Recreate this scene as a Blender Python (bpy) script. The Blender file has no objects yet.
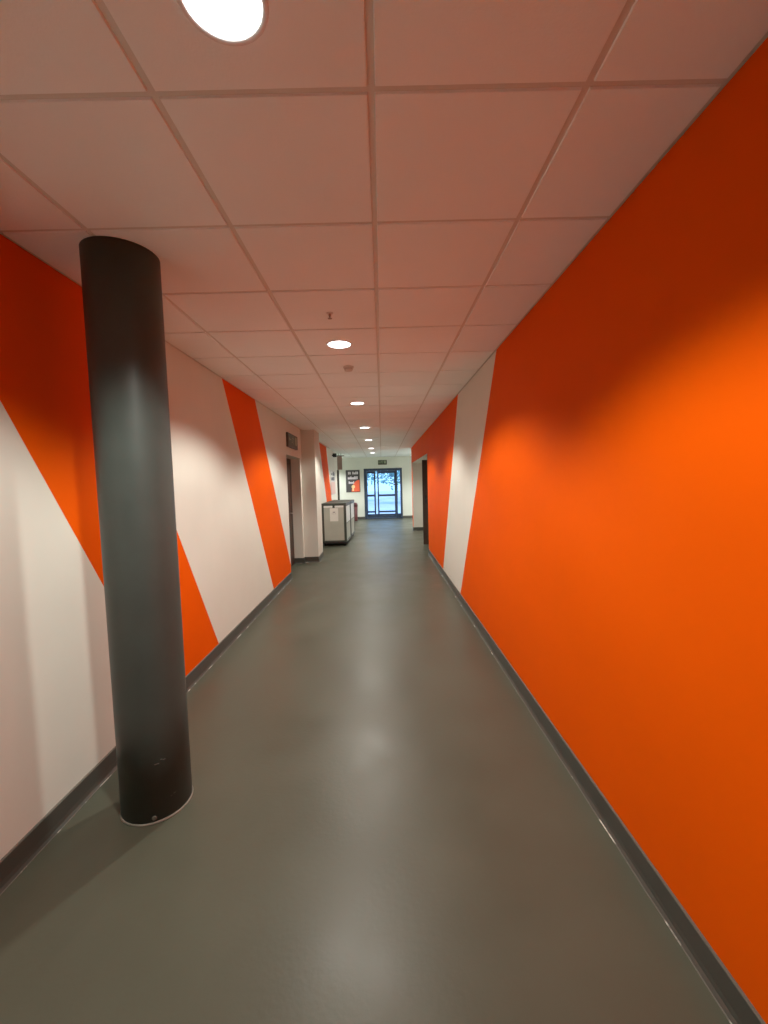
import bpy, bmesh, math, random
from mathutils import Vector, Matrix
random.seed(7)
C = bpy.context.scene.collection
H = 2.661            # ceiling height
XR, XL = 0.989, -1.568   # corridor wall planes
YE = 18.26           # end wall

# ------------------------------------------------------------------ mesh helpers
def box(bm, x0, x1, y0, y1, z0, z1, mi=0, M=None):
    vs = [bm.verts.new((x, y, z)) for z in (z0, z1) for x, y in ((x0, y0), (x1, y0), (x1, y1), (x0, y1))]
    if M:
        for v in vs: v.co = M @ v.co
    for f in ((3, 2, 1, 0), (4, 5, 6, 7), (0, 1, 5, 4), (1, 2, 6, 5), (2, 3, 7, 6), (3, 0, 4, 7)):
        bm.faces.new([vs[i] for i in f]).material_index = mi

def lathe(bm, prof, n=32, M=None, mi=0, cap0=True, cap1=True):
    """prof: list of (radius, z)"""
    rings = []
    for r, z in prof:
        ring = []
        for k in range(n):
            a = 2 * math.pi * k / n
            co = Vector((r * math.cos(a), r * math.sin(a), z))
            ring.append(bm.verts.new(M @ co if M else co))
        rings.append(ring)
    for a, b in zip(rings, rings[1:]):
        for k in range(n):
            f = bm.faces.new((a[k], a[(k + 1) % n], b[(k + 1) % n], b[k])); f.smooth = True; f.material_index = mi
    if cap0: bm.faces.new(rings[0][::-1]).material_index = mi
    if cap1: bm.faces.new(rings[-1]).material_index = mi

def tube(bm, pts, r, n=10, mi=0):
    pts = [Vector(p) for p in pts]
    rings = []
    for i, p in enumerate(pts):
        d = (pts[min(i + 1, len(pts) - 1)] - pts[max(i - 1, 0)]).normalized()
        u = d.orthogonal().normalized() if abs(d.z) < .99 else Vector((1, 0, 0))
        v = d.cross(u)
        rings.append([bm.verts.new(p + r * (math.cos(2 * math.pi * k / n) * u + math.sin(2 * math.pi * k / n) * v)) for k in range(n)])
    for a, b in zip(rings, rings[1:]):
        for k in range(n):
            f = bm.faces.new((a[k], a[(k + 1) % n], b[(k + 1) % n], b[k])); f.smooth = True; f.material_index = mi
    bm.faces.new(rings[0][::-1]); bm.faces.new(rings[-1])

def obj(name, bm, mats, parent=None, bevel=0, seg=2):
    bmesh.ops.recalc_face_normals(bm, faces=bm.faces)
    me = bpy.data.meshes.new(name); bm.to_mesh(me); bm.free()
    o = bpy.data.objects.new(name, me); C.objects.link(o)
    for m in (mats if isinstance(mats, (list, tuple)) else [mats]): me.materials.append(m)
    if parent: o.parent = parent
    if bevel:
        b = o.modifiers.new('bevel', 'BEVEL'); b.width = bevel; b.segments = seg; b.limit_method = 'ANGLE'
        b.harden_normals = False
    return o

def B(name, mats, *boxes, parent=None, bevel=0):
    bm = bmesh.new()
    for b in boxes: box(bm, *b)
    return obj(name, bm, mats, parent, bevel)

def thing(name, label, cat, loc=(0, 0, 0), rotz=0, group=None):
    o = bpy.data.objects.new(name, None); C.objects.link(o)
    o.location = loc; o.rotation_euler = (0, 0, rotz); o.empty_display_size = .1
    o['label'] = label; o['category'] = cat
    if group: o['group'] = group
    return o

def tag(o, label, cat, group=None):
    o['label'] = label; o['category'] = cat
    if group: o['group'] = group
    return o

def structure(o):
    o['kind'] = 'structure'; return o

def dup(root, loc, rotz=0, label=None):
    r = root.copy(); C.objects.link(r); r.location = loc; r.rotation_euler = (0, 0, rotz)
    if label: r['label'] = label
    for ch in list(root.children):
        c = ch.copy(); C.objects.link(c); c.parent = r
        for g in list(ch.children):
            d = g.copy(); C.objects.link(d); d.parent = c
    return r

# ------------------------------------------------------------------ materials
def lin(c):
    return tuple(((v / 255) / 12.92 if v / 255 <= .04045 else ((v / 255 + .055) / 1.055) ** 2.4) for v in c) + (1,)

def mat(name, col, rough=.5, metal=0, spec=.5, var=.0, vscale=6, bump=0, bscale=60, rvar=0):
    """principled with procedural tint variation, roughness variation and bump; col is linear rgb"""
    m = bpy.data.materials.new(name); m.use_nodes = True
    nt = m.node_tree; p = nt.nodes['Principled BSDF']
    p.inputs['Roughness'].default_value = rough; p.inputs['Metallic'].default_value = metal
    p.inputs['Specular IOR Level'].default_value = spec
    col = tuple(col[:3]) + (1,)
    p.inputs['Base Color'].default_value = col
    tc = nt.nodes.new('ShaderNodeTexCoord')
    if var or rvar:
        n = nt.nodes.new('ShaderNodeTexNoise'); n.inputs['Scale'].default_value = vscale; n.inputs['Detail'].default_value = 5
        nt.links.new(tc.outputs['Object'], n.inputs['Vector'])
        if var:
            r = nt.nodes.new('ShaderNodeValToRGB')
            r.color_ramp.elements[0].position = .3; r.color_ramp.elements[1].position = .7
            r.color_ramp.elements[0].color = tuple(max(0, c * (1 - var)) for c in col[:3]) + (1,)
            r.color_ramp.elements[1].color = tuple(min(1, c * (1 + var)) for c in col[:3]) + (1,)
            nt.links.new(n.outputs['Fac'], r.inputs['Fac']); nt.links.new(r.outputs['Color'], p.inputs['Base Color'])
        if rvar:
            mr = nt.nodes.new('ShaderNodeMapRange')
            mr.inputs['From Min'].default_value = .3; mr.inputs['From Max'].default_value = .7
            mr.inputs['To Min'].default_value = rough - rvar; mr.inputs['To Max'].default_value = rough + rvar
            nt.links.new(n.outputs['Fac'], mr.inputs['Value']); nt.links.new(mr.outputs['Result'], p.inputs['Roughness'])
    if bump:
        n2 = nt.nodes.new('ShaderNodeTexNoise'); n2.inputs['Scale'].default_value = bscale; n2.inputs['Detail'].default_value = 3
        b = nt.nodes.new('ShaderNodeBump'); b.inputs['Strength'].default_value = bump; b.inputs['Distance'].default_value = .005
        nt.links.new(tc.outputs['Object'], n2.inputs['Vector']); nt.links.new(n2.outputs['Fac'], b.inputs['Height'])
        nt.links.new(b.outputs['Normal'], p.inputs['Normal'])
    return m

def emis(name, col, strength):
    m = bpy.data.materials.new(name); m.use_nodes = True
    p = m.node_tree.nodes['Principled BSDF']
    p.inputs['Base Color'].default_value = (.8, .8, .8, 1)
    p.inputs['Emission Color'].default_value = tuple(col) + (1,); p.inputs['Emission Strength'].default_value = strength
    return m

ORANGE = (.79, .088, .0002)
WHITE = (.70, .69, .62)

def wall_paint(name, bands, xmin, xmax):
    """white wall paint with slanted orange bands: each band is (slope, c0, c1) and is
    orange where c0 < y + slope*z (first) and y + slope*z < c1 (second); only on faces that look along x
    and whose x lies in xmin..xmax"""
    m = mat(name, WHITE, rough=.6, spec=.04, bump=.04, bscale=90)
    nt = m.node_tree; p = nt.nodes['Principled BSDF']
    geo = nt.nodes.new('ShaderNodeNewGeometry')
    sp = nt.nodes.new('ShaderNodeSeparateXYZ'); nt.links.new(geo.outputs['Position'], sp.inputs[0])
    sn = nt.nodes.new('ShaderNodeSeparateXYZ'); nt.links.new(geo.outputs['Normal'], sn.inputs[0])
    def mth(op, a, b=None):
        n = nt.nodes.new('ShaderNodeMath'); n.operation = op
        for i, v in enumerate((a, b)):
            if v is None: continue
            if isinstance(v, (int, float)): n.inputs[i].default_value = v
            else: nt.links.new(v, n.inputs[i])
        return n.outputs[0]
    y, z, x = sp.outputs['Y'], sp.outputs['Z'], sp.outputs['X']
    tot = None
    for (s0, c0), (s1, c1) in bands:
        a = mth('GREATER_THAN', mth('ADD', y, mth('MULTIPLY', z, s0)), c0)
        b = mth('LESS_THAN', mth('ADD', y, mth('MULTIPLY', z, s1)), c1)
        k = mth('MULTIPLY', a, b)
        tot = k if tot is None else mth('MAXIMUM', tot, k)
    face = mth('GREATER_THAN', mth('ABSOLUTE', sn.outputs['X']), .5)
    zone = mth('MULTIPLY', mth('GREATER_THAN', x, xmin), mth('LESS_THAN', x, xmax))
    tot = mth('MULTIPLY', tot, mth('MULTIPLY', face, zone))
    n = nt.nodes.new('ShaderNodeTexNoise'); n.inputs['Scale'].default_value = 1.6; n.inputs['Detail'].default_value = 6
    nt.links.new(geo.outputs['Position'], n.inputs['Vector'])
    def tint(c, v):
        r = nt.nodes.new('ShaderNodeValToRGB'); e = r.color_ramp.elements
        e[0].position, e[1].position = .3, .7
        e[0].color = tuple(k * (1 - v) for k in c) + (1,); e[1].color = tuple(min(1, k * (1 + v)) for k in c) + (1,)
        nt.links.new(n.outputs['Fac'], r.inputs['Fac']); return r.outputs['Color']
    mx = nt.nodes.new('ShaderNodeMix'); mx.data_type = 'RGBA'
    nt.links.new(tot, mx.inputs[0]); nt.links.new(tint(WHITE, .03), mx.inputs[6]); nt.links.new(tint(ORANGE, .03), mx.inputs[7])
    nt.links.new(mx.outputs[2], p.inputs['Base Color'])
    return m

BIG = 1e3
m_left = wall_paint('painted_wall_left', [((.6, 2.963), (.588, 3.949)), ((.627, 5.983), (.68, 7.229)), ((.69, 12.95), (.6, 14.1))], -1.62, -1.55)
m_right = wall_paint('painted_wall_right', [((0, -BIG), (.706, 5.492)), ((.61, 7.02), (0, BIG))], .97, 1.0)
m_white = mat('white_paint', (.66, .68, .61), .6, spec=.2, var=.03, vscale=2, bump=.04)
m_tile = mat('mineral_ceiling_tile', (.92, .98, .96), .9, spec=.1, var=.035, vscale=1.3, bump=.12, bscale=140)
m_tbar = mat('ceiling_grid_metal', (.68, .68, .62), .6)
m_floor = mat('vinyl_floor', (.083, .086, .062), .37, spec=.22, var=.10, vscale=1.7, bump=.10, bscale=45, rvar=.06)
m_skirt = mat('grey_skirting', (.055, .054, .046), .4, var=.08, vscale=5)
m_skirtl = mat('grey_skirting_cap', (.13, .125, .105), .4)
m_col = mat('slate_grey_gloss_paint', (.056, .070, .064), .45, spec=.30, var=.10, vscale=4, rvar=.05, bump=.03, bscale=25)
m_door = mat('dark_brown_door', (.045, .022, .014), .5, var=.2, vscale=9)
m_frame = mat('dark_door_frame', (.030, .018, .013), .4)
m_steel = mat('brushed_steel', (.55, .55, .53), .3, metal=1)
m_blue = mat('blue_grey_aluminium', (.022, .040, .075), .4, var=.1)
m_black = mat('black_plastic', (.012, .012, .012), .45)
m_trim = mat('white_metal_trim', (.8, .8, .78), .4)
m_lens = emis('lamp_lens', (1, .98, .95), 9)
m_cage = mat('grey_green_metal_frame', (.050, .055, .045), .45, var=.12)
m_panel = mat('pale_grey_panel', (.45, .46, .40), .5, var=.06, vscale=3)
m_panel_w = mat('white_panel', (.78, .80, .79), .5, var=.04)
m_lid = mat('dark_green_grey_lid', (.040, .046, .036), .5, var=.1)
m_rubber = mat('dark_rubber', (.012, .010, .012), .7)
m_paper = mat('white_paper', (.80, .77, .72), .8)
m_ink = mat('grey_ink', (.2, .18, .19), .8)
m_red = mat('maroon_plastic', (.10, .022, .024), .5, var=.15)
m_char = mat('charcoal_print', (.055, .05, .055), .5, var=.1)
m_text = mat('pale_lilac_print', (.72, .66, .72), .6)
m_porange = mat('orange_red_print', (.85, .12, .05), .5)
m_pyel = mat('pale_yellow_print', (.85, .62, .30), .5)
m_ppink = mat('pale_pink_print', (.62, .40, .36), .6)
m_pale = mat('pale_grey_print', (.55, .53, .50), .6)
m_green = mat('dark_green_sign', (.060, .085, .045), .5)
m_signp = mat('pale_green_pictogram', (.30, .34, .22), .6)
m_signb = mat('sign_housing', (.07, .045, .030), .5)
m_hang = mat('dusky_brown_pink_board', (.33, .22, .19), .6, var=.1)

def specked(name, base, spot):
    m = mat(name, base, .6); nt = m.node_tree; p = nt.nodes['Principled BSDF']
    g = nt.nodes.new('ShaderNodeNewGeometry')
    n = nt.nodes.new('ShaderNodeTexNoise'); n.inputs['Scale'].default_value = 7; n.inputs['Detail'].default_value = 4
    r = nt.nodes.new('ShaderNodeValToRGB'); e = r.color_ramp.elements
    e[0].position, e[1].position = .575, .63
    e[0].color = base + (1,); e[1].color = spot + (1,)
    nt.links.new(g.outputs['Position'], n.inputs['Vector']); nt.links.new(n.outputs['Fac'], r.inputs['Fac'])
    nt.links.new(r.outputs['Color'], p.inputs['Base Color']); return m
m_bead = specked('worn_sealant', (.14, .13, .105), (.75, .72, .65))
m_ring = mat('pale_sealant', (.26, .25, .21), .6, var=.3, vscale=12)

def glass():
    m = bpy.data.materials.new('window_glass'); m.use_nodes = True; nt = m.node_tree
    nt.nodes.remove(nt.nodes['Principled BSDF'])
    t = nt.nodes.new('ShaderNodeBsdfTransparent'); t.inputs['Color'].default_value = (.80, .90, .97, 1)
    g = nt.nodes.new('ShaderNodeBsdfGlossy'); g.inputs['Roughness'].default_value = .02
    f = nt.nodes.new('ShaderNodeFresnel'); f.inputs['IOR'].default_value = 1.45
    mx = nt.nodes.new('ShaderNodeMixShader')
    nt.links.new(f.outputs[0], mx.inputs[0]); nt.links.new(t.outputs[0], mx.inputs[1]); nt.links.new(g.outputs[0], mx.inputs[2])
    nt.links.new(mx.outputs[0], nt.nodes['Material Output'].inputs['Surface']); return m
m_glass = glass()

# ------------------------------------------------------------------ room shell
YB = -3.0
LX, RX = -4.2, 4.6      # far sides of the lobby at the end of the corridor
structure(B('floor', m_floor, (LX - .2, RX + .2, YB - .2, YE + .2, -.12, 0)))

# suspended ceiling: tegular tiles hanging just under the grid
bm = bmesh.new()
box(bm, LX - .2, RX + .2, YB - .2, YE + .2, H + .006, H + .06, 1)
def ceil_tile(x0, x1, y0, y1):
    g, e = .0100, .008
    lo, hi = H, H + .0065
    x0 += g; x1 -= g; y0 += g; y1 -= g
    if x1 - x0 < .03 or y1 - y0 < .03: return
    a = [bm.verts.new(p) for p in ((x0 + e * .3, y0 + e * .3, lo), (x1 - e * .3, y0 + e * .3, lo), (x1 - e * .3, y1 - e * .3, lo), (x0 + e * .3, y1 - e * .3, lo))]
    b = [bm.verts.new(p) for p in ((x0, y0, hi), (x1, y0, hi), (x1, y1, hi), (x0, y1, hi))]
    bm.faces.new(a[::-1])
    for k in range(4): bm.faces.new((a[k], a[(k + 1) % 4], b[(k + 1) % 4], b[k]))
j0 = -8
for j in range(j0, 29):
    ya, yb = 1.246 + .6 * j, 1.246 + .6 * (j + 1)
    ya, yb = max(ya, YB), min(yb, YE)
    if yb <= ya: continue
    lo, hi = (XL, XR) if yb < 13.6 else (LX, RX)
    i = math.floor(lo / .6)
    while i * .6 < hi:
        ceil_tile(max(i * .6, lo), min((i + 1) * .6, hi), ya, yb); i += 1
structure(obj('ceiling', bm, [m_tile, m_tbar]))

# left wall: run, door recess, pier, pilaster, run to the lobby
X2 = -1.60
structure(B('wall_left', m_left,
    (-2.3, XL, YB, 7.07, 0, H), (-2.3, XL, 7.07, 8.40, 2.085, H), (-2.3, -1.83, 7.07, 8.40, 0, 2.085),
    (-2.3, X2, 8.40, 15.40, 0, H), (X2, -1.315, 8.50, 9.15, 0, H)))
structure(B('wall_right', m_right,
    (XR, 2.1, YB, 9.10, 0, H), (XR, 2.1, 9.10, 13.50, 2.17, H), (1.90, 2.1, 9.10, 13.50, 0, 2.17),
    (XR, 2.1, 13.50, 13.80, 0, H)))
structure(B('wall_lobby_right', m_white, (RX, RX + .2, 13.6, YE, 0, H), (2.1, RX + .2, 13.60, 13.80, 0, H)))
structure(B('wall_lobby_left', m_white, (LX - .2, LX, 15.2, YE, 0, H), (LX - .2, -2.3, 15.20, 15.40, 0, H)))
structure(B('wall_near', m_white, (-2.3, 2.1, YB - .2, YB, 0, H)))
DX0, DX1, DH = -.757, .887, 2.178
structure(B('wall_far', m_white, (LX - .2, DX0, YE, YE + .2, 0, H), (DX1, RX + .2, YE, YE + .2, 0, H), (DX0, DX1, YE, YE + .2, DH, H)))

# skirtings with a coved foot and a lighter cap line, bead of sealant at the floor
def skirting(name, runs, bead=True):
    """runs: list of (p, q, normal) on the wall face"""
    bm = bmesh.new(); bb = bmesh.new()
    hb = .113
    for p, q, n in runs:
        p, q, n = Vector(p + (0,)), Vector(q + (0,)), Vector(n + (0,))
        prof = [(0.0005, hb), (.006, hb), (.009, hb - .005), (.009, .03), (.013, .012), (.022, .001), (.0005, .001)]
        A = [bm.verts.new(p + n * a + Vector((0, 0, z))) for a, z in prof]
        Bv = [bm.verts.new(q + n * a + Vector((0, 0, z))) for a, z in prof]
        for k in range(len(prof)):
            f = bm.faces.new((A[k], A[(k + 1) % len(prof)], Bv[(k + 1) % len(prof)], Bv[k]))
            f.material_index = 1 if k in (0, 1) else 0
        bm.faces.new(A); bm.faces.new(Bv[::-1])
        if bead:
            L = (q - p).length; N = max(2, int(L / .1))
            tube(bb, [p + (q - p) * (i / N) + n * (.0235 + .0012 * math.sin(i * 1.7)) + Vector((0, 0, .0015)) for i in range(N + 1)], .0026, 6)
    s = structure(obj(name, bm, [m_skirt, m_skirtl]))
    if bead: obj('sealant_bead', bb, m_bead, s)
    else: bb.free()
    return s
skirting('baseboard_left', [((XL, YB), (XL, 7.07), (1, 0)), ((-1.8, 8.40), (X2, 8.40), (0, -1)), ((X2, 8.40), (X2, 8.50), (1, 0)),
    ((X2, 8.50), (-1.315, 8.50), (0, -1)), ((-1.315, 8.5), (-1.315, 9.15), (1, 0)), ((X2, 9.15), (X2, 15.40), (1, 0))])
skirting('baseboard_right', [((XR, YB), (XR, 9.10), (-1, 0)), ((1.9, 13.50), (XR, 13.50), (0, -1)), ((XR, 13.50), (XR, 13.80), (-1, 0))])
skirting('baseboard_far', [((LX, YE), (DX0, YE), (0, -1)), ((DX1, YE), (RX, YE), (0, -1))], bead=False)

# ------------------------------------------------------------------ doors
def bar_obj(name, m, parent, *bx, bevel=.004):
    return B(name, m, *bx, parent=parent, bevel=bevel)

# door_1: glazed entrance set in the end wall
d1 = thing('door_1', 'dark blue glazed double doors with side pane at the corridor end', 'door', (0, YE, 0)); d1['kind'] = 'structure'
fy0, fy1 = -.02, .16
bar_obj('door_frame', m_blue, d1, (DX0, -.645, fy0, fy1, 0, DH), (.80, DX1, fy0, fy1, 0, DH), (-.645, .80, fy0, fy1, 2.07, DH),
        (-.645, .80, fy0, fy1, 0, .04), (.60, .675, fy0, fy1, .04, 2.07))
def leaf(x0, x1, sl, sr, yb):
    """glazed leaf with a mid rail and a deep kick rail"""
    y0, y1 = yb, yb + .05
    l = bar_obj('door_leaf', m_blue, d1, (x0, x0 + sl, y0, y1, .045, 2.065), (x1 - sr, x1, y0, y1, .045, 2.065), (x0 + sl, x1 - sr, y0, y1, 1.97, 2.065),
            (x0 + sl, x1 - sr, y0, y1, .97, 1.06), (x0 + sl, x1 - sr, y0, y1, .045, .21), (x0 + sl, x1 - sr, y0, y1, .27, .345))
    for z0, z1 in ((1.06, 1.97), (.345, .97), (.21, .27)):
        B('pane', m_glass, (x0 + sl, x1 - sr, y0 + .022, y0 + .028, z0, z1), parent=l)
    return l
l1 = leaf(-.642, -.262, .03, .07, .05)
l2 = leaf(-.185, .598, .065, .04, .05)
bar_obj('kick_rail', m_blue, d1, (-.262, -.185, .05, .10, .045, .21))
B('pane', m_glass, (-.262, -.185, .07, .076, .21, 2.065), parent=d1)
B('pane', m_glass, (.675, .80, .07, .076, .21, 2.07), parent=d1)
bar_obj('kick_rail', m_blue, d1, (.675, .80, .05, .10, .04, .21))
for lf, x in ((l1, -.29), (l2, -.155)):
    bm = bmesh.new(); tube(bm, [(x, .03, 1.15), (x, -.005, 1.17), (x, -.005, 1.45), (x, .03, 1.47), (x, .05, 1.47)], .009, 8)
    obj('pull_handle', bm, m_steel, lf)

# door_2: dark door set back in the left wall
d2 = thing('door_2', 'dark brown door set back in the recess of the left wall', 'door', (-1.83, 7.735, 0)); d2['kind'] = 'structure'
bar_obj('door_frame', m_frame, d2, (0.002, .05, -.66, -.59, 0, 2.08), (0.002, .05, .59, .66, 0, 2.08), (0.002, .05, -.59, .59, 2.0, 2.08))
lf2 = bar_obj('door_leaf', m_door, d2, (.006, .045, -.588, .588, .006, 1.996))
bm = bmesh.new(); tube(bm, [(.045, .45, 1.03), (.09, .45, 1.03), (.095, .44, 1.03), (.095, .33, 1.03)], .009, 8); obj('door_handle', bm, m_steel, lf2)

# door_3: dark leaf standing open in the right-hand recess
d3 = thing('door_3', 'dark door leaf standing open in the right wall recess', 'door', (1.89, 10.45, 0)); d3['kind'] = 'structure'
lf3 = bar_obj('door_leaf', m_door, d3, (-.885, -.01, -.022, .022, .008, 2.10))
bm = bmesh.new()
tube(bm, [(-.80, -.022, 1.13), (-.80, -.065, 1.13), (-.79, -.07, 1.13), (-.68, -.07, 1.13)], .010, 8)
box(bm, -.83, -.77, -.028, -.022, 1.03, 1.23); obj('door_handle', bm, m_black, lf3)
for z in (.25, 1.05, 1.85):
    bm = bmesh.new(); lathe(bm, [(.010, z), (.010, z + .1)], 12, Matrix.Translation((.0, -.024, 0))); obj('hinge', bm, m_steel, lf3)

# ------------------------------------------------------------------ column
CX, CY, CR = -1.178, 2.045, .160
col = thing('column', 'dark slate grey round column standing near the left wall', 'column', (CX, CY, 0))
bm = bmesh.new(); lathe(bm, [(CR, .0005), (CR, .5), (CR, 1.2), (CR, 2.0), (CR, H - .001)], 72); obj('shaft', bm, m_col, col)
bm = bmesh.new()
prof = [(CR + .0005, .001), (CR + .005, .001), (CR + .0045, .004), (CR + .002, .008), (CR + .0005, .0095)]
lathe(bm, prof + [prof[0]], 72, cap0=False, cap1=False); obj('sealant_ring', bm, m_ring, col)
bm = bmesh.new()
a = math.atan2(-2.045, 1.178) - .12
lathe(bm, [(.011, CR - .002), (.011, CR + .003), (.007, CR + .006)], 16, Matrix.Translation((0, 0, .028)) @ Matrix.Rotation(a, 4, 'Z') @ Matrix.Rotation(math.pi / 2, 4, 'Y'))
fx = obj('fixing_cap', bm, mat('dull_putty', (.12, .115, .09), .6), col)
bm = bmesh.new()
for az, z, w in ((-.02, .295, .012), (-.22, .285, .02), (.22, .105, .014), (.12, .10, .008), (-.1, .30, .006)):
    a2 = math.atan2(-2.045, 1.178) + az + .25
    M = Matrix.Rotation(a2, 4, 'Z')
    box(bm, CR - .003, CR + .0004, -w / 2, w / 2, z, z + .003, 0, M)
obj('scuff_mark', bm, mat('scuff', (.16, .16, .14), .7), col)

# ------------------------------------------------------------------ ceiling fittings
LIGHTS = [1.03, 3.37, 5.83, 8.40, 10.85, 13.45, 15.55]
LLABEL = ['blazing round ceiling downlight nearest the camera, cut off by the top edge',
          'lit round downlight just past the little sprinkler nozzle',
          'lit round downlight beyond the smoke detector',
          'fourth lit round downlight from the near end of the row',
          'small lit downlight in the middle of the distant cluster, over the trolleys',
          'tiny lit downlight, last but one before the glazed doors',
          'tiniest lit downlight, last of the row before the glazed doors']
dl = thing('downlight', LLABEL[0], 'ceiling light', (-.325, LIGHTS[0] - .015, H), 0, 'round downlights along the corridor ceiling')
bm = bmesh.new()
pr = [(.100, -.0005), (.101, -.004), (.098, -.007), (.088, -.006), (.085, -.001)]
lathe(bm, pr + [pr[0]], 48, cap0=False, cap1=False); obj('trim_ring', bm, m_trim, dl)
bm = bmesh.new(); lathe(bm, [(.0848, -.0012), (.083, -.004), (.05, -.006), (.012, -.0065)], 40); obj('lens', bm, m_lens, dl)
for y, lb in zip(LIGHTS[1:], LLABEL[1:]): dup(dl, (-.30, y, H), 0, lb)

sd = thing('smoke_detector', 'small round off-white smoke detector between the second and third downlights', 'smoke detector', (-.28, 4.02, H))
bm = bmesh.new(); lathe(bm, [(.050, -.0005), (.050, -.012), (.046, -.016)], 32); obj('mounting_base', bm, mat('aged_white_plastic', (.78, .75, .70), .5), sd)
bm = bmesh.new(); lathe(bm, [(.038, -.0155), (.040, -.028), (.034, -.038), (.015, -.042)], 32); obj('sensor_head', bm, mat('aged_white_plastic_dark', (.66, .62, .57), .5), sd)
sp = thing('sprinkler_nozzle', 'tiny metal sprinkler nozzle in the ceiling tile before the second downlight', 'sprinkler', (-.30, 2.765, H))
bm = bmesh.new(); lathe(bm, [(.022, -.0005), (.021, -.004), (.012, -.006)], 24); obj('escutcheon', bm, m_trim, sp)
bm = bmesh.new(); lathe(bm, [(.008, -.0055), (.008, -.02), (.004, -.024), (.004, -.032), (.014, -.033), (.014, -.035)], 16); obj('nozzle', bm, mat('dull_brass', (.34, .28, .24), .4, metal=.3), sp)

# lamps of the downlights, then added fill lamps that have no fitting
def spot(y, x=-.30, p=100, col=(1, .975, .87), ang=139, blend=.36):
    l = bpy.data.lights.new('downlight_and_fill_lamp', 'SPOT'); l.energy = p; l.color = col
    l.spot_size = math.radians(ang); l.spot_blend = blend; l.shadow_soft_size = .06
    o = bpy.data.objects.new('downlight_and_fill_lamp', l); C.objects.link(o); o.location = (x, y, H - .075)
P = 124
for y in LIGHTS: spot(y, p=P)
for x, y in ((2.4, 16.0), (-2.8, 16.9)): spot(y, x, P * 2.2, (.98, 1, .97), 150)  # added fill spots in the lobby, no fittings, to brighten the end wall

l = bpy.data.lights.new('lobby_fill_light', 'POINT'); l.energy = 50; l.color = (1, .99, .92); l.shadow_soft_size = .15  # added out-of-view point fill, lifts the lobby ceiling on the right
o = bpy.data.objects.new('lobby_fill_light', l); C.objects.link(o); o.location = (2.2, 15.6, 2.25)
spot(12.1, 1.42, 26, (1, .98, .9), 150); C.objects[-1].location.z = 2.1  # added fill spot without fitting, brightens the right recess reveal
l = bpy.data.lights.new('sun', 'SUN'); l.energy = 2.6; l.color = (1, .93, .98); l.angle = .3
o = bpy.data.objects.new('sun', l); C.objects.link(o); o.rotation_euler = (math.radians(35), 0, 0)

# ------------------------------------------------------------------ storage trolleys
def trolley(loc, rz, label):
    """local: x -.31...31, y 0..1.06 (front at y=0), z 0..1.085"""
    t = thing('trolley', label, 'trolley', loc, rz, 'panelled trolleys against the left wall')
    W, D, z0, zt = .31, 1.06, .10, 1.085
    p = .06
    fr = B('frame', m_cage,
        *[(sx * W - (p if sx > 0 else 0), sx * W + (0 if sx > 0 else p), y, y + p, z0, zt - .02) for sx in (-1, 1) for y in (0, D - p)],
        (-W + p, W - p, 0, .04, z0, z0 + .045), (-W + p, W - p, D - .04, D, z0, z0 + .045),
        (-W, -W + .04, p, D - p, z0, z0 + .045), (W - .04, W, p, D - p, z0, z0 + .045),
        (-W + p, W - p, 0, .04, 1.025, zt - .02), (-W + p, W - p, D - .04, D, 1.025, zt - .02),
        (-W, -W + .04, p, D - p, 1.0, zt - .02), (W - .04, W, p, D - p, 1.0, zt - .02),
        (-.028, .028, -.004, .03, .966, 1.025),
        (W - .020, W - .004, p, D - p, .56, .575), (-W + .004, -W + .020, p, D - p, .56, .575),
        parent=t, bevel=.005)
    B('base_tray', m_rubber, (-W + .01, W - .01, .01, D - .01, z0 - .03, z0 + .002), parent=t)
    B('panel', m_panel, (-W + p, W - p, .010, .022, z0 + .045, .975), parent=t)
    for a, b in ((-W + p, -.028), (.028, W - p)):
        o = B('label_strip', m_panel_w, (a, b, .004, .016, .978, 1.024), parent=t); o['label'] = 'white strip under the top rail'
    for sx in (-1, 1):
        for za, zb, mm in ((.575, 1.0, m_panel_w), (z0 + .045, .56, m_panel)):
            xa = sx * (W - .024); xb = sx * (W - .012)
            B('panel', mm, (min(xa, xb), max(xa, xb), p, D - p, za, zb), parent=t)
    B('panel', m_panel, (-W + p, W - p, D - .022, D - .010, z0 + .045, 1.025), parent=t)
    bm = bmesh.new(); box(bm, -W - .004, W + .004, -.004, D + .004, zt - .02, zt)
    obj('lid', bm, m_lid, t, .008)
    for sx in (-1, 1):
        for y in (.09, D - .09):
            f = bmesh.new(); box(f, sx * .25 - .022, sx * .25 + .022, y - .03, y + .03, .05, z0 - .03)
            c = obj('castor', f, m_cage, t)
            w = bmesh.new(); lathe(w, [(.028, -.014), (.034, -.010), (.034, .010), (.028, .014)], 20, Matrix.Translation((sx * .25, y + .012, .035)) @ Matrix.Rotation(math.pi / 2, 4, 'Y'))
            obj('wheel', w, m_rubber, c)
    return t
RZ = -math.radians(1.9)
t1 = trolley((-1.222, 10.60, 0), RZ, 'grey panelled trolley nearest the pilaster, with a paper sheet on its front')
t2 = dup(t1, (-1.222 + 1.11 * math.sin(math.radians(1.9)), 10.60 + 1.11, 0), RZ, 'grey panelled trolley standing behind the one with the paper sheet')
pn = thing('paper_notice', 'white paper sheet taped to the front panel of the first trolley', 'notice', (-1.215, 10.604, .797), RZ)
bm = bmesh.new(); N = 6
vs = [[bm.verts.new((-.105 + .21 * i / N, -.003 - .004 * math.sin(math.pi * i / N) * j / 4, .165 - .33 * j / 4)) for i in range(N + 1)] for j in range(5)]
for j in range(4):
    for i in range(N): bm.faces.new((vs[j][i], vs[j][i + 1], vs[j + 1][i + 1], vs[j + 1][i]))
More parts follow.
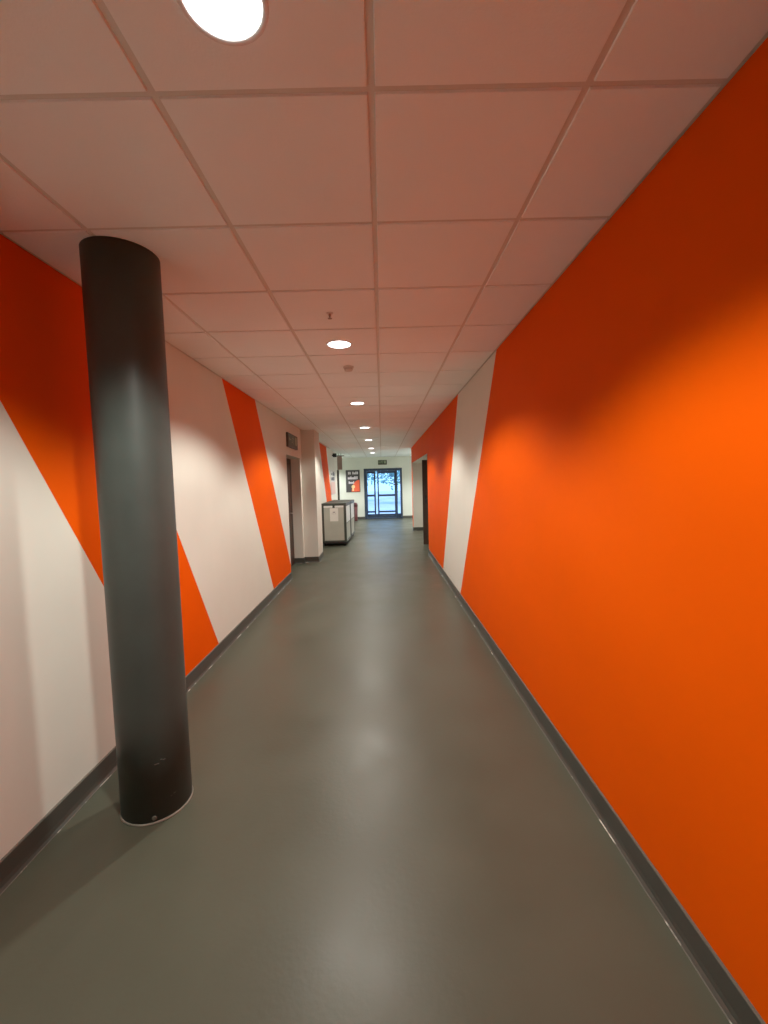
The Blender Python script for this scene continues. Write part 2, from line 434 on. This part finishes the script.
o = obj('sheet', bm, m_paper, pn); o.modifiers.new('s', 'SOLIDIFY').thickness = .0006
B('printed_block', m_ink, (-.03, .03, -.0095, -.0078, .055, .075), (-.06, .05, -.0095, -.0078, .02, .026), parent=pn)

# maroon bin standing at the end wall behind the trolleys
rb = thing('waste_bin', 'dark maroon upright bin at the end wall, half hidden by trolleys', 'bin', (-1.215, 17.62, 0))
bm = bmesh.new()
def rr(w, d, z, r=.04, n=4):
    out = []
    for cx, cy, a0 in ((w - r, d - r, 0), (-w + r, d - r, 90), (-w + r, -d + r, 180), (w - r, -d + r, 270)):
        for k in range(n + 1):
            a = math.radians(a0 + 90 * k / n); out.append(bm.verts.new((cx + r * math.cos(a), cy + r * math.sin(a), z)))
    return out
def loft(rings):
    for a, b in zip(rings, rings[1:]):
        for k in range(len(a)): bm.faces.new((a[k], a[(k + 1) % len(a)], b[(k + 1) % len(a)], b[k])).smooth = True
    bm.faces.new(rings[0][::-1]); bm.faces.new(rings[-1])
loft([rr(.165, .15, 0), rr(.17, .155, .02), rr(.185, .17, .60)]); obj('body', bm, m_red, rb)
bm = bmesh.new()
loft([rr(.192, .177, .60), rr(.192, .177, .635), rr(.185, .17, .70), rr(.15, .14, .75), rr(.10, .09, .765)]); lid = obj('lid', bm, m_red, rb)
B('flap', mat('dark_maroon_flap', (.06, .014, .015), .45), (-.11, .11, -.186, -.172, .645, .70), parent=lid, bevel=.004)

# ------------------------------------------------------------------ signs and posters
def letters(parent, m, x0, x1, z0, z1, y0, y1, n, gap=.3):
    """a row of plain marks where the photo shows unreadable lettering"""
    w = (x1 - x0) / n
    for k in range(n):
        if random.random() < .1 and 0 < k < n - 1: continue
        a = x0 + k * w; b = a + w * (1 - gap)
        bm = bmesh.new(); box(bm, a, b, y0, y1, z0, z1 - (z1 - z0) * random.choice((0, 0, .3)))
        obj('text_mark', bm, m, parent)

ps = thing('poster', 'charcoal poster with pale text rows and orange corner, left of the glazed doors', 'poster', (-1.232, YE - .002, 1.66))
B('backing', m_char, (-.30, .30, -.016, 0, -.475, .475), parent=ps, bevel=.003)
letters(ps, m_text, -.20, .24, .29, .40, -.019, -.0158, 7, .2); letters(ps, m_text, -.21, .22, .08, .20, -.019, -.0158, 8, .2); letters(ps, m_text, -.18, .06, -.11, -.01, -.019, -.0158, 5, .2)
bm = bmesh.new()   # orange quarter with a curved edge
pts = [(.285, -.45)] + [(.285 - .0, .05)] + [(.285 - .35 * math.sin(t), -.45 + .50 * math.cos(t)) for t in [k * math.pi / 2 / 10 for k in range(1, 11)]]
v = [bm.verts.new((x, -.0172, z)) for x, z in pts]; bm.faces.new(v)
r = bmesh.ops.extrude_face_region(bm, geom=bm.faces[:]); bmesh.ops.translate(bm, verts=[g for g in r['geom'] if isinstance(g, bmesh.types.BMVert)], vec=(0, .0015, 0))
obj('orange_shape', bm, m_porange, ps)
bm = bmesh.new(); lathe(bm, [(.075, 0), (.075, .002)], 20, Matrix.Translation((.01, -.0175, -.24)) @ Matrix.Rotation(math.pi / 2, 4, 'X'))
box(bm, -.03, .03, -.0192, -.0178, -.42, -.30); obj('yellow_shape', bm, m_pyel, ps)

pl = thing('poster', 'pale pink and grey poster on the left wall between orange stripe and dark post', 'poster', (X2, 13.9, 1.60), math.pi / 2)
B('backing', m_pale, (-.60, .60, -.014, -.001, -.38, .40), parent=pl, bevel=.003)
B('pink_field', m_ppink, (-.58, .58, -.0165, -.0138, -.36, .03), parent=pl)
letters(pl, m_char, -.48, .48, .24, .36, -.017, -.0138, 8); letters(pl, m_char, -.48, .40, .08, .19, -.017, -.0138, 7)

def exit_sign(label, loc, rz, w, h):
    s = thing('exit_sign', label, 'exit sign', loc, rz, 'dark green exit signs')
    w /= 2; h /= 2
    B('housing', m_signb, (-w, w, -.035, -.001, -h, h), parent=s, bevel=.004)
    B('face_panel', m_green, (-w * .93, w * .93, -.0385, -.0345, -h * .62, h * .88), parent=s)
    bm = bmesh.new(); y0, y1 = -.0405, -.038
    def seg(a, b, t):
        d = Vector((b[0] - a[0], 0, b[1] - a[1])); L = d.length; ang = math.atan2(d.z, d.x)
        M = Matrix.Translation((a[0], 0, a[1])) @ Matrix.Rotation(-ang, 4, 'Y')
        box(bm, 0, L, y0, y1, -t / 2, t / 2, 0, M)
    k = h * .7; c = h * .13                                # running figure, doorway and arrow
    lathe(bm, [(k * .15, 0), (k * .15, .002)], 14, Matrix.Translation((-.01, -.0385, c + k * .78)) @ Matrix.Rotation(math.pi / 2, 4, 'X'))
    seg((-.02, c + k * .58), (-.035, c + k * .0), k * .22)
    seg((-.035, c), (.01, c - k * .35), k * .16); seg((.01, c - k * .35), (-.01, c - k * .8), k * .14)
    seg((-.04, c), (-.075, c - k * .45), k * .16); seg((-.075, c - k * .45), (-.13, c - k * .5), k * .14)
    seg((-.02, c + k * .5), (.045, c + k * .25), k * .13); seg((-.025, c + k * .5), (-.09, c + k * .2), k * .13)
    seg((-.02, c + k * .58), (-.01, c + k * .8), k * .12)
    obj('running_figure', bm, m_signp, s); bm = bmesh.new()
    box(bm, w * .40, w * .75, y0, y1, c - k * .85, c + k * .85)
    obj('doorway_symbol', bm, m_signp, s); bm = bmesh.new()
    seg((-w * .85, c), (-w * .45, c), k * .16); seg((-w * .85, c), (-w * .7, c + k * .4), k * .14); seg((-w * .85, c), (-w * .7, c - k * .4), k * .14)
    obj('arrow', bm, m_signp, s)
    return s
exit_sign('dark green exit sign on the left wall above the recessed door', (XL, 7.50, 2.335), math.pi / 2, .80, .24)
exit_sign('small dark green exit sign on the end wall above the glazed doors', (.06, YE, 2.43), 0, .38, .20)

# small camera near the ceiling
cc = thing('security_camera', 'small black camera box on the left wall near the ceiling, above the pale poster', 'camera', (X2, 13.95, 2.50))
B('bracket', m_black, (.001, .05, -.02, .02, -.02, .02), parent=cc)
bm = bmesh.new(); box(bm, .03, .15, -.09, .09, -.06, .06); cb = obj('body', bm, m_black, cc, .012)
bm = bmesh.new(); lathe(bm, [(.032, 0), (.032, .02), (.026, .024)], 20, Matrix.Translation((.09, -.088, 0)) @ Matrix.Rotation(math.pi / 2, 4, 'X')); obj('lens', bm, m_black, cb)

# dark post on the wall end, with a board hanging above it
bm = bmesh.new()
box(bm, X2 + .001, X2 + .065, 15.33, 15.45, 0, 2.06); gp = obj('corner_post', bm, mat('dark_olive_post', (.045, .040, .026), .5), None, .004)
tag(gp, 'thin dark upright post on the end corner of the left wall', 'post')
hb = thing('hanging_board', 'narrow dusky brown board above the dark post, up under the ceiling', 'board', (X2 + .10, 15.44, 2.06))
B('board', m_hang, (-.085, .085, -.03, .03, .01, .50), parent=hb, bevel=.006)
B('bracket', m_black, (-.095, .17, -.02, .02, .505, .53), (-.05, -.035, -.01, .01, .525, .60), (.045, .06, -.01, .01, .525, .60), parent=hb)

# ------------------------------------------------------------------ outside the glazed doors
bm = bmesh.new(); box(bm, -40, 40, YE + .2, 75, -.16, -.03)
structure(obj('ground', bm, mat('pale_paving', (.62, .60, .66), .7, var=.08, vscale=.6)))
m_leaf = mat('leaf', (.22, .40, .38), .6, var=.35, vscale=1.5)
m_bark = mat('bark', (.10, .08, .06), .8, var=.2)
def tree(loc, h, r, label, seed):
    rnd = random.Random(seed)
    t = thing('tree', label, 'tree', loc, 0, 'trees outside the glazed doors')
    bm = bmesh.new()
    tube(bm, [(0, 0, 0), (.03, .02, h * .3), (-.05, .05, h * .55), (.02, 0, h * .8)], .10, 8)
    for k in range(6):
        a = k * 1.05; z = h * (.35 + .07 * k)
        tube(bm, [(0, 0, z), (math.cos(a) * r * .35, math.sin(a) * r * .35, z + .4), (math.cos(a) * r * .7, math.sin(a) * r * .7, z + .9)], .035, 6)
    obj('trunk', bm, m_bark, t)
    bm = bmesh.new()
    for k in range(1500):
        d = Vector((rnd.gauss(0, 1), rnd.gauss(0, 1), rnd.gauss(0, 1))).normalized() * (rnd.random() ** .45)
        lump = 1 + .25 * math.sin(d.x * 7 + seed) * math.cos(d.z * 6)
        p = Vector((d.x * r * lump, d.y * r * lump, h * .66 + d.z * h * .36 * lump))
        u = Vector((rnd.gauss(0, 1), rnd.gauss(0, 1), rnd.gauss(0, 1))).normalized(); w = u.orthogonal().normalized(); s = rnd.uniform(.09, .17)
        bm.faces.new([bm.verts.new(p + u * s), bm.verts.new(p + w * s * .5), bm.verts.new(p - u * s), bm.verts.new(p - w * s * .5)])
    obj('crown', bm, m_leaf, t)
tree((1.05, 31, -.03), 4.2, 1.9, 'green tree seen through the wide pane of the glazed doors', 3)
tree((-1.6, 36, -.03), 4.8, 1.6, 'green tree seen through the narrow left pane of the glazed doors', 5)
tree((2.6, 40, -.03), 5.2, 2.2, 'green tree further off behind the one in the wide pane', 9)

w = bpy.data.worlds.new('sky'); bpy.context.scene.world = w; w.use_nodes = True
nt = w.node_tree; bg = nt.nodes['Background']
tc = nt.nodes.new('ShaderNodeTexCoord'); sx = nt.nodes.new('ShaderNodeSeparateXYZ'); rp = nt.nodes.new('ShaderNodeValToRGB')
rp.color_ramp.elements[0].position = 0; rp.color_ramp.elements[0].color = (.40, .66, 1.0, 1)
rp.color_ramp.elements[1].position = .5; rp.color_ramp.elements[1].color = (.25, .5, .95, 1)
nt.links.new(tc.outputs['Generated'], sx.inputs[0]); nt.links.new(sx.outputs['Z'], rp.inputs['Fac']); nt.links.new(rp.outputs['Color'], bg.inputs['Color'])
bg.inputs['Strength'].default_value = 2.9

# ------------------------------------------------------------------ camera
f, pitch, yaw, roll = 422.80, .0705, .0039, -.0263
cp, sp_, cy, sy = math.cos(pitch), math.sin(pitch), math.cos(yaw), math.sin(yaw)
fw = Vector((sy * cp, cy * cp, -sp_)); rt = Vector((cy, -sy, 0)); up = rt.cross(fw)
c, s = math.cos(roll), math.sin(roll)
r2 = c * rt + s * up; u2 = -s * rt + c * up
cam = bpy.data.cameras.new('camera'); co = bpy.data.objects.new('camera', cam); C.objects.link(co)
co.matrix_world = Matrix(((r2.x, u2.x, -fw.x, 0), (r2.y, u2.y, -fw.y, 0), (r2.z, u2.z, -fw.z, 1.5825), (0, 0, 0, 1)))
cam.sensor_fit = 'HORIZONTAL'; cam.sensor_width = 36; cam.lens = f / 768 * 36; cam.clip_start = .02
sc = bpy.context.scene; sc.camera = co
sc.view_settings.view_transform = 'Standard'; sc.view_settings.look = 'None'
sc.view_settings.exposure = 0; sc.view_settings.gamma = 1.08
sc.cycles.use_denoising = True
sc.cycles.max_bounces = 12; sc.cycles.diffuse_bounces = 8; sc.cycles.sample_clamp_indirect = 6
